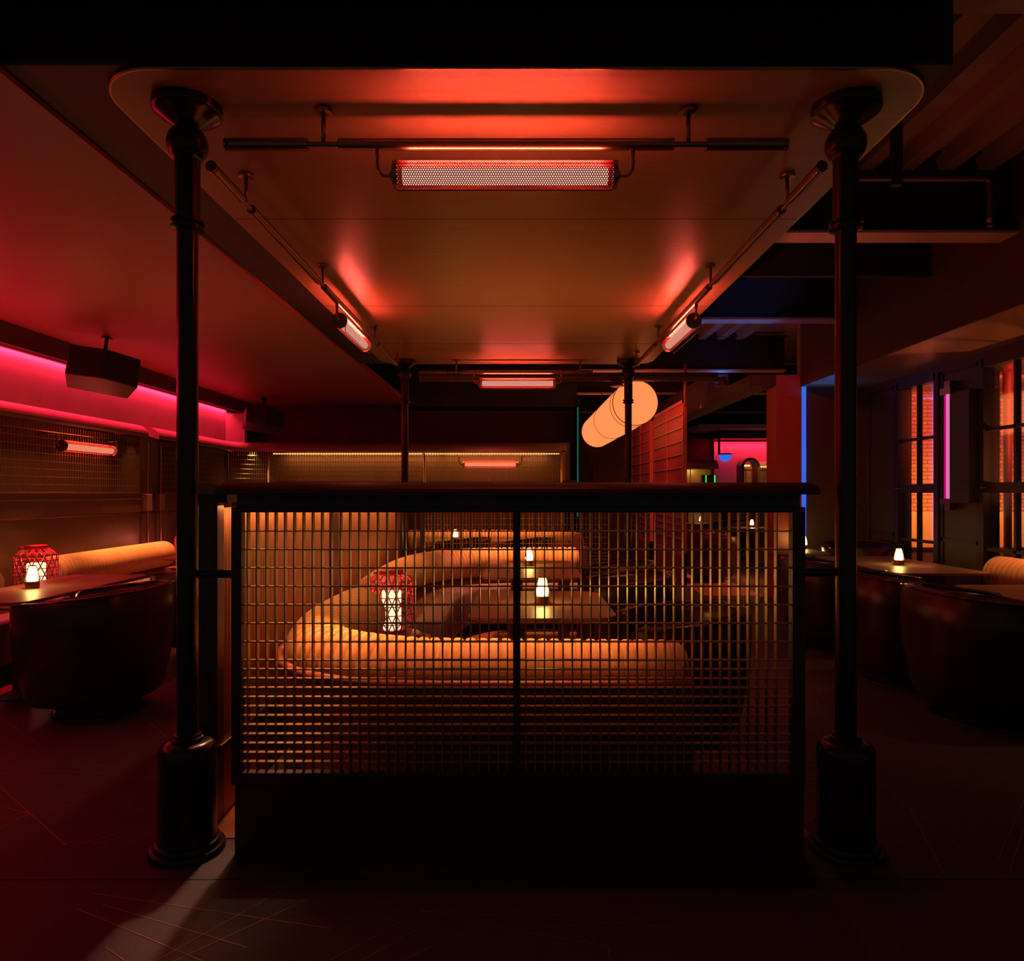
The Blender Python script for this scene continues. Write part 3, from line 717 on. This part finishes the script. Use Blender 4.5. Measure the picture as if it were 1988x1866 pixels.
table('dark table beyond the rear mesh partition', -1.35, -.05, 9.9, 10.6, .70, None, .12)
table('small far table under the left of two distant lamps', 3.6, 4.5, 16.2, 16.7, .70, None, .1)
table('small far table under the right of two distant lamps', 4.35, 5.2, 13.9, 14.7, .70, None, .1)
# round side table with ledge for the red lantern
def side_table(label, x, y, z=.42):
    t = thing('side_table', label, 'side table', (x, y, 0), 0, 'low side tables under the red lanterns')
    MB().lathe([(.26,z-.075),(.275,z-.07),(.275,z-.02),(.265,z-.014)], x, y, 40).build('lower_top', 'panel_red', t)
    MB().lathe([(.03,z-.02),(.16,z-.012),(.195,z+.012),(.199,z+.016),(.192,z+.016),(.155,z-.004),(.02,z-.008)], x, y, 40).build('raised_tray', 'shell_rim', t)
    MB().lathe([(.17,0),(.17,.02),(.05,.03),(.05,z-.06)], x, y, 28).build('stem', 'table_leg', t)
    return t
side_table('round red side table holding the booth lantern between the sofas', -.86, 4.86)
side_table('round side table under the left wall lantern', -4.16, 6.12, .46)
side_table('round side table behind the left column under the third lantern', -4.16, 8.86, .46)

# ================================================================== LAMPS
def make_lamp(label):
    t = thing('table_lamp', label, 'lamp', (0,0,0), 0, 'small glass table lamps')
    n = 32; pr = []
    MB().lathe([(.040,0),(.040,.006),(.047,.008),(.047,.045),(.044,.050),(.030,.052)], seg=28).build('brass_base', 'brass', t, False)
    MB().lathe([(.049,.054),(.051,.060),(.027,.158),(.025,.162)], seg=28).build('glass_shade', 'lamp_glass', t, False)
    MB().lathe([(.030,.056),(.036,.066),(.022,.138),(.018,.142)], seg=20).build('glowing_core', 'lamp_glow', t, False)
    MB().lathe([(.020,.158),(.026,.160),(.026,.164),(.02,.165)], seg=20).build('top_ring', 'brass', t, False)
    return t
lp = make_lamp('lit glass lamp on the nearer booth table'); reg(lp); lp.location = (.158, 4.34, .72)
for x, y, z, l in ((.116,6.62,.72,'lit glass lamp on the farther booth table'), (-3.57,5.21,.70,'lit glass lamp on the left table'), (3.71,6.86,.70,'lit glass lamp on the table right of the right column'),
                   (3.60,8.86,.70,'lit glass lamp below the blue light strip'), (-.90,10.4,.70,'small lit lamp on the dark table behind the rear mesh'),
                   (4.28,16.4,.70,'tiny distant lamp, left of the far pair'), (4.76,14.3,.70,'tiny distant lamp, right of the far pair')):
    dup(lp, (x, y, z), 0, l)
# red woven lanterns
def make_lantern(label):
    t = thing('woven_lantern', label, 'lantern', (0,0,0), 0, 'red woven cage lanterns')
    H = .385; R = .148
    def prof(u):   # radius at height fraction
        if u < .16: return .088+(R-.088)*math.sin(u/.16*PI/2)
        if u > .84: return .088+(R-.088)*math.sin((1-u)/.16*PI/2)
        return R
    z0 = .022
    cage = MB(); ns = 16
    for s in (-1, 1):
        for k in range(ns):
            a0 = 2*PI*k/ns; pts_ = []
            for i in range(29):
                u = i/28; a = a0+s*u*2*PI*.19; r = prof(u); pts_.append((r*math.cos(a), r*math.sin(a), z0+u*H))
            cage.tube(pts_, .0038, 5)
    cage.build('diagonal_weave', 'lantern_cage', t, False)
    hoops = MB()
    for u in (.0,.145,.30,.455,.61,.765,.88,1.):
        r = prof(u)+.002; hoops.tube([(r*math.cos(2*PI*k/36), r*math.sin(2*PI*k/36), z0+u*H) for k in range(36)], .0034, 6, closed=True)
    hoops.build('hoops', 'lantern_cage', t, False)
    MB().lathe([(.086,0),(.090,.004),(.090,.022),(.08,.026)], seg=32).build('base', 'lantern_cage', t, False)
    MB().lathe([(.078,z0+H-.004),(.080,z0+H+.004),(.080,z0+H+.024),(.07,z0+H+.03)], seg=32).build('lid', 'lantern_cage', t, False)
    MB().tube([(-.07,-.03,z0+H+.008),(-.115,-.04,z0+H+.010)], .009, 8).build('handle', 'lantern_cage', t, False)
    MB().lathe([(.058,.026),(.066,.034),(.066,.285),(.060,.292)], seg=28).build('glowing_core', 'lantern_glow', t, False)
    l = bpy.data.lights.new('lantern_light', 'POINT'); l.energy = 2.4; l.color = (1, .22, .16); l.shadow_soft_size = .02
    lo = bpy.data.objects.new('lantern_light', l); COL.objects.link(lo); lo.parent = t; lo.location = (0, 0, .345)
    return t
ln = make_lantern('red woven lantern glowing behind the front mesh, between the sofas'); reg(ln); ln.location = (-.86, 4.86, .438)
dup(ln, (-4.16, 6.12, .478), 0, 'red woven lantern beside the left wall banquette', scale=1.08)
dup(ln, (-4.16, 8.93, .478), .5, 'red woven lantern half hidden behind the left column')

# ================================================================== LEFT WALL / BACK WALL MESH BAYS AND HOODS
def hood_profile(): # (outward distance from wall, z)
    return [(0,2.22)]+[(.30+.15*math.sin(a), 2.09+.13*math.cos(a)) for a in [PI/2*k/8 for k in range(9)]]+[(.45,2.07),(.435,2.07),(.0,2.19)]
hp = hood_profile()
def hoodY(name, label, y0, y1, m='hood_metal'):
    t = thing('wall_hood', label, 'hood', (-4.9, (y0+y1)/2, 2.07), 0, 'curved hoods over the wall mesh')
    MB().prismY([(-4.9+d, z) for d, z in hp], y0, y1).build('hood_shell', m, t, sharp=50)
    return t
for o in (hoodY('h', 'long pink-lit curved hood along the left wall', 1.6, 8.55), hoodY('h', 'second pink-lit curved hood behind the left column', 8.80, 11.0)): pass
# curved corner hood + back hood
t = thing('corner_hood', 'curved hood turning the corner and running along the back wall', 'hood', (-3.2, 11.9, 2.07))
cpath = [Vector((-4.45,11.0,0)),Vector((-4.44,11.2,0))]+[Vector((-4.1-.34*math.cos(a), 11.2+.32*math.sin(a), 0)) for a in [PI/2*k/8 for k in range(1,9)]]+[Vector((-3.0,11.52,0)),Vector((-1.32,11.52,0))]
sweep(cpath, [(.6,2.22)]+[(.15-.15*math.sin(a), 2.09+.13*math.cos(a)) for a in [PI/2*k/8 for k in range(9)]]+[(0,2.07),(.015,2.07),(.6,2.19)]).build('hood_shell', 'hood_metal', t, sharp=50)
t = thing('bay_hood', 'square-ended hood over the heater bay on the back wall', 'hood', (-.4, 11.9, 2.07))
MB().prismX([(12.0-d*1.0, z) for d, z in hp], -1.62, .82).build('hood_shell', 'hood_metal', t, sharp=50)
MB().box(.74,.80,11.55,12.0,1.60,2.09).build('hood_leg', 'hood_metal', t)
# wall mesh bays
def baygrid(label, P0, P1, z0, z1, pitch=.042, zp=.075, group='mesh bays above the wall panelling', curve=None):
    """flat bay between two plan points"""
    a = Vector(P0); c = Vector(P1); d = (c-a); Ln = d.length; d.normalize()
    t = thing('mesh_bay', label, 'mesh screen', ((a.x+c.x)/2, (a.y+c.y)/2, z0), 0, group)
    n = int(Ln/pitch); g = MB(); w = .0032
    nn = Vector((-d.y, d.x))
    for i in range(n+1):
        p_ = a+d*(Ln*i/n); g.tube([(p_.x,p_.y,z0),(p_.x,p_.y,z1)], w, 4, caps=False)
    z = z0
    while z <= z1+.001:
        g.tube([(a.x,a.y,z),(c.x,c.y,z)], w, 4, caps=False); z += zp
    g.build('wire_grid', 'grid_metal', t)
    # upper curved-in strip of denser mesh below the hood
    g = MB()
    for i in range(n+1):
        p_ = a+d*(Ln*i/n); q_ = p_+nn*.0
        g.tube([(p_.x,p_.y,z1+.012),(p_.x,p_.y,z1+.075)], w*1.4, 4, caps=False)
    g.tube([(a.x,a.y,z1+.012),(c.x,c.y,z1+.012)], .006, 6).build('top_strip', 'grid_metal', t)
    return t
baygrid('long wall mesh bay behind the left wall heater', (-4.54,2.0), (-4.54,8.50), 1.405, 1.985)
baygrid('short wall mesh bay behind the left column', (-4.54,8.98), (-4.54,10.95), 1.405, 1.985)
baygrid('narrow slanted mesh bay in the far left corner', (-4.50,11.05), (-4.08,11.48), 1.405, 1.985, .036)
baygrid('wide back-wall mesh bay left of the rear column', (-4.05,11.5), (-1.50,11.5), 1.30, 1.985)
baygrid('back-wall mesh bay holding the far heater', (-1.52,11.55), (.72,11.55), 1.30, 1.985)
# light lines above back-wall bays
tag(MB().box(-4.0,-1.55,11.60,11.62,2.035,2.050).build('bay_light_strip', 'strip_glow'), 'long warm light strip above the wide back-wall mesh bay', 'light strip')
tag(MB().box(-1.50,.70,11.60,11.62,2.035,2.050).build('bay_light_strip', 'strip_glow'), 'warm light strip above the far heater bay', 'light strip')
# back-wall panelling under the bays
struct(MB().box(-4.9,.80,11.62,12.62,0,1.30).box(-4.9,1.02,11.95,12.62,1.30,1.62).build('wall_back_panelling', 'wall_dark', bevel=.004))
struct(MB().box(-4.9,.9,11.96,12.62,1.62,2.25).build('trim_11', 'wall_panel'))
# tubular posts
def post(label, x, y, zb=0.):
    t = thing('wall_post', label, 'post', (x, y, 0), 0, 'slim bronze posts on the left and back walls')
    MB().tube([(x,y,zb),(x,y,2.02)], .014, 12).tube([(x,y,1.66),(x,y,1.675)], .018, 12).build('tube', 'bronze', t)
    MB().box(x-.045,x+.03,y-.055,y+.055,1.18,1.38).box(x-.04,x+.02,y-.075,y+.075,1.375,1.385).build('bracket', 'hood_metal', t, bevel=.006)
    return t
post('left of the paired wall posts beside the left column', -4.50, 8.62); post('right of the paired wall posts beside the left column', -4.50, 8.93)
post('corner wall post beyond the left column', -4.50, 11.02, .0)
for x, l in ((-4.04,'post at the start of the back-wall mesh'), (-1.50,'post left of the far heater bay'), (.73,'post right of the far heater bay')):
    tag(MB().tube([(x,11.5,0),(x,11.5,2.02)], .014, 10).build('wall_post', 'brass'), l, 'post', 'slim bronze posts on the left and back walls')
struct(MB().box(-4.86,-4.56,8.55,8.99,1.40,2.1).build('trim_12', 'wall_panel'))
# speakers
def make_speaker(label):
    t = thing('loudspeaker', label, 'speaker', (0,0,0), 0, 'black loudspeakers hung from the left ceiling')
    MB().prism([(-.30,-.17),(.0,-.24),(.30,-.17),(.26,.17),(-.26,.17)], -.30, 0).build('cabinet', 'speaker_black', t, False, bevel=.012)
    g = MB().add([(-.285,-.180,-.28),(-.012,-.243,-.28),(-.012,-.243,-.02),(-.285,-.180,-.02)], [(0,1,2,3)])
    g.add([(.012,-.243,-.28),(.285,-.180,-.28),(.285,-.180,-.02),(.012,-.243,-.02)], [(0,1,2,3)]); g.build('grille', 'rubber_black', t, False)
    MB().tube([(0,0,-.02),(0,0,.20)], .018, 10).box(-.03,.03,-.03,.03,.02,.05).lathe([(.05,.20),(.05,.22)], seg=20).build('bracket', 'black_metal', t, False)
    MB().tube(catmull([(-.1,.05,-.01),(-.08,.03,.05),(-.02,0,.06)], 6), .005, 6).build('cable', 'rubber_black', t, False)
    return t
sp_ = make_speaker('large black loudspeaker under the magenta-lit left ceiling'); reg(sp_)
sp_.location = (-4.0, 6.85, 2.70); sp_.rotation_euler = (math.radians(-14), math.radians(8), math.radians(35))
o = dup(sp_, (-4.05, 11.3, 2.70), None, 'smaller-looking black loudspeaker in the far left corner')

# ================================================================== RIGHT / REAR DETAILS
# glowing drum lantern
t = thing('drum_lantern', 'large glowing orange drum lantern hanging behind the rear column', 'lantern', (1.613, 11.85, 2.6245))
R = .308; ys_ = (9.6, 9.87, 11.9, 14.2); cx, cz = 1.613, 2.6245
MB().tube([(cx,9.6,cz),(cx,14.2,cz)], R, 56).build('glowing_drum', 'drum_glow', t)
for y in (9.87, 11.9, 14.15):
    MB().tube([(cx+(R+.002)*math.cos(2*PI*k/56), y, cz+(R+.002)*math.sin(2*PI*k/56)) for k in range(56)], .0045, 5, closed=True).build('dark_hoop', 'black_metal', t)
MB().tube([(cx+R*math.cos(2*PI*k/56), 9.6, cz+R*math.sin(2*PI*k/56)) for k in range(56)], .006, 5, closed=True).build('end_rim', 'screen_frame', t)
for y in (10.4, 13.4): MB().tube([(cx,y,cz+R-.005),(cx,y,3.32)], .006, 6).build('hanging_rod', 'black_metal', t)
# duct with diffusers
t = thing('ceiling_duct', 'long round duct with two diffusers behind the canopy', 'duct', (.7, 9.6, 2.98))
MB().tube([(-1.28,9.6,2.974),(2.72,9.6,2.974)], .062, 20).tube([(-1.28,9.6,2.974),(-1.32,9.6,2.974)], .072, 20).build('pipe', 'duct_metal', t)
for x in (-.9,1.38,.35,1.85,2.3): MB().tube([(x,9.6,2.974),(x+.02,9.6,2.974)], .068, 20).build('joint_ring', 'duct_metal', t)
for x in (1.37, 2.79):
    MB().lathe([(.055,2.97),(.068,2.92),(.07,2.87)], x, 9.6, 24).lathe([(.07,2.865),(.10,2.86),(.10,2.845),(.07,2.838)], x, 9.6, 24).build('diffuser', 'duct_metal', t)
# sprinkler pipe on the right
t = thing('sprinkler_pipe', 'thin sprinkler pipe with drop head on the right ceiling', 'pipe', (2.9, 4.3, 3.32))
MB().tube([(1.9,4.3,3.31),(2.86,4.3,3.31),(2.88,4.3,3.29),(2.88,4.3,3.08)], .013, 10).build('pipe', 'duct_metal', t)
MB().lathe([(.014,0),(.018,.01),(.018,.03),(.012,.035)], 2.88, 4.3, 14, 3.05).lathe([(.016,0),(.016,.004)], 2.88, 4.3, 14, 3.02).tube([(2.872,4.3,3.02),(2.872,4.3,3.05)], .002, 5).tube([(2.888,4.3,3.02),(2.888,4.3,3.05)], .002, 5).build('sprinkler_head', 'brass', t)
MB().box(2.28,2.34,4.28,4.32,3.27,3.90).build('hanger', 'black_metal', t)
# red slatted screens
def red_screen(label, y0, y1, x=2.5, zt=2.79):
    t = thing('slatted_screen', label, 'screen', (x, (y0+y1)/2, 0), 0, 'tall red slatted screens')
    MB().box(x-.03,x+.03,y0,y1,0,.46).build('base_panel', 'screen_red', t)
    f = MB().box(x-.03,x+.03,y0,y0+.05,0,zt).box(x-.03,x+.03,y1-.05,y1,0,zt).box(x-.03,x+.03,y0,y1,zt-.05,zt).box(x-.03,x+.03,y0,y1,.46,.5)
    f.box(x-.034,x-.01,(y0+y1)/2-.02,(y0+y1)/2+.02,.5,zt)
    z = .7
    while z < zt-.1: f.box(x-.036,x-.02,y0,y1,z-.009,z+.009); z += .20 if z > 1.5 else .11
    f.build('frame', 'screen_frame', t)
    s_ = MB(); n = int((y1-y0)/.05)
    for i in range(n):
        y = y0+.05+(y1-y0-.1)*i/n; s_.box(x-.015,x+.005,y,y+.042,.5,zt-.05)
    s_.build('slats', 'screen_red', t)
    return t
red_screen('nearer tall red slatted screen in the passage', 10.5, 12.75); red_screen('farther tall red slatted screen in the passage', 13.1, 15.2)
tag(MB().tube([(2.5,10.48,2.7),(2.5,10.48,3.32)], .022, 8).build('screen_post', 'screen_frame'), 'thin red post rising from the nearer red screen', 'post')
# pink wall light box on the window wall
t = thing('wall_light', 'vertical pink tube light on a dark box between windows', 'wall light', (4.56, 7.4, 1.34))
MB().box(4.47,4.6,6.98,7.30,1.30,2.43).build('backing_box', 'window_frame', t, bevel=.005)
MB().box(4.49,4.60,7.32,7.50,1.28,1.34).box(4.51,4.57,7.36,7.46,1.22,1.28).build('end_fitting', 'bronze', t)
MB().box(4.49,4.60,7.32,7.50,2.43,2.50).box(4.51,4.57,7.36,7.46,2.50,2.57).build('end_fitting', 'bronze', t)
MB().tube([(4.53,7.39,1.34),(4.53,7.39,2.43)], .035, 14).build('pink_tube', 'pink_glow', t)
MB().tube([(4.56,7.52,1.34),(4.56,7.52,2.43)], .012, 8).build('magenta_tube', 'magenta_glow', t)
# far rear features on the rear wall
def fx(px, Y): return (px-VX)*Y/F
def fz(py, Y): return EYE-(py-VY)*Y/F
Y = 17.6
struct(MB().box(fx(1393,Y),fx(1640,Y),Y+.3,Y+.35,fz(940,Y),fz(856,Y)).build('trim_13', 'niche_paint'))
area('cove_light', (fx(1460,Y), Y+.12, fz(858,Y)), (0,.45,-1), 1.9, .04, 15, MAG)
struct(MB().box(fx(1385,Y),fx(1660,Y),Y-.3,Y+.4,fz(853,Y),fz(850,Y)+.1).build('trim_14', 'frame_red'))
struct(MB().box(fx(1340,Y),fx(1680,Y),Y-.9,Y+.4,fz(838,Y),fz(838,Y)+.1).build('ceiling_rear', 'niche_paint'))
t = thing('rear_hood', 'pink-lit hood above the distant barred bay', 'hood', (fx(1490,Y), Y, fz(905,Y)))
MB().prismX([(Y+.3,fz(895,Y)),(Y-.02,fz(896,Y)),(Y-.10,fz(900,Y)),(Y-.12,fz(905,Y)),(Y+.3,fz(905,Y))], fx(1470,Y), fx(1640,Y)).build('hood_shell', 'niche_paint', t)
t = thing('barred_bay', 'distant bay of golden vertical bars left of the pier', 'mesh screen', (fx(1490,Y), Y, 1.3))
g = MB(); x = fx(1444,Y)
while x < fx(1530,Y): g.box(x-.012,x+.012,Y-.02,Y+.0,.9,fz(907,Y)); x += .052
g.build('bars', 'brass', t); MB().box(fx(1444,Y),fx(1530,Y),Y-.03,Y-.02,fz(914,Y),fz(912,Y)).build('cross_bar', 'black_metal', t)
tag(MB().box(fx(1472,Y),fx(1530,Y),Y+.03,Y+.05,fz(908,Y),fz(905.5,Y)).build('bay_light_strip', 'strip_glow'), 'tiny warm light strip over the distant barred bay', 'light strip')
spot('bay_light', (fx(1480,Y), Y-1.2, 2.6), (0,.8,-1), 40, WARM, 70, .5, .05)
# arch
t = thing('round_arch', 'distant dark round arch in front of the barred bay', 'arch', (fx(1455,Y), Y-.6, 0))
Y2 = Y-.6; R1 = 18*Y2/F; R2 = 13*Y2/F; cx = fx(1455,Y2); cz = fz(907,Y2); pts_ = []
for k in range(17): a = PI*k/16; pts_.append((cx+R1*math.cos(a), cz+R1*math.sin(a)))
for k in range(17): a = PI-PI*k/16; pts_.append((cx+R2*math.cos(a), cz+R2*math.sin(a)))
MB().prismY(pts_, Y2-.1, Y2+.3).build('arch_band', 'black_metal', t)
MB().box(cx-R1,cx-R2,Y2-.1,Y2+.3,0,cz).build('arch_leg', 'table_leg', t); MB().box(cx+R2,cx+R1,Y2-.1,Y2+.3,0,cz).build('arch_leg', 'table_leg', t)
MB().box(cx-.14,cx+.05,Y2+.1,Y2+.2,cz+.02,cz+.06).build('arch_light', 'strip_glow', t)
# blue bowl
t = thing('blue_bowl_lamp', 'small blue half-round lamp before the distant pink wall', 'lamp', (fx(1408,Y), Y-.3, fz(890,Y)))
rr = 12.5*(Y-.3)/F
MB().lathe([(max(.01, rr*math.sin(a)), -rr*math.cos(a)*1.1) for a in [PI/2*k/10 for k in range(11)]], fx(1408,Y-.3), Y-.3, 28, fz(883,Y-.3)).build('bowl', 'blue_glow', t)
MB().lathe([(rr*1.05,0),(rr*1.05,.03)], fx(1408,Y-.3), Y-.3, 28, fz(883,Y-.3)).tube([(fx(1396,Y-.3),Y-.3,fz(883,Y-.3)),(fx(1396,Y-.3),Y-.3,2.93)], .03, 8).build('rim', 'black_metal', t)
# reception nook
t = thing('lit_nook', 'distant yellow-lit service nook under a rounded hood', 'nook', (fx(1360,Y), Y, 0))
Yn = 17.0
MB().prismX([(Yn+.5,fz(892,Yn)),(Yn-.1,fz(894,Yn)),(Yn-.24,fz(901,Yn)),(Yn-.28,fz(911,Yn)),(Yn+.5,fz(911,Yn))], fx(1330,Yn), fx(1389,Yn)).build('hood', 'hood_metal', t)
MB().box(fx(1330,Yn),fx(1389,Yn),Yn+.3,Yn+.35,.9,fz(911,Yn)).build('back_panel', 'wall_panel', t)
MB().box(fx(1375,Yn),fx(1377.5,Yn),Yn-.2,Yn-.17,.9,fz(911,Yn)).box(fx(1336,Yn),fx(1337.5,Yn),Yn-.2,Yn-.17,.9,fz(911,Yn)).build('post', 'brass', t)
MB().box(fx(1330,Yn),fx(1392,Yn),Yn-.3,Yn+.5,.0,1.22).build('counter', 'wall_dark', t)
spot('bay_light', (fx(1352,Yn), Yn-.05, fz(913,Yn)), (0,.5,-.5), 9, (1,.62,.1), 150, .5, .03)
t = thing('service_cabinet', 'small dark cabinet with green-lit edges in the far nook', 'cabinet', (fx(1368,Yn), Yn-.35, 1.22))
MB().box(fx(1355,Yn),fx(1381,Yn),Yn-.4,Yn-.25,1.22,fz(923,Yn)).build('body', 'black_metal', t)
MB().box(fx(1361,Yn),fx(1362.6,Yn),Yn-.42,Yn-.4,1.24,fz(923.5,Yn)).box(fx(1377.5,Yn),fx(1379.5,Yn),Yn-.42,Yn-.4,1.24,fz(923.5,Yn)).build('green_edge', 'green_glow', t)
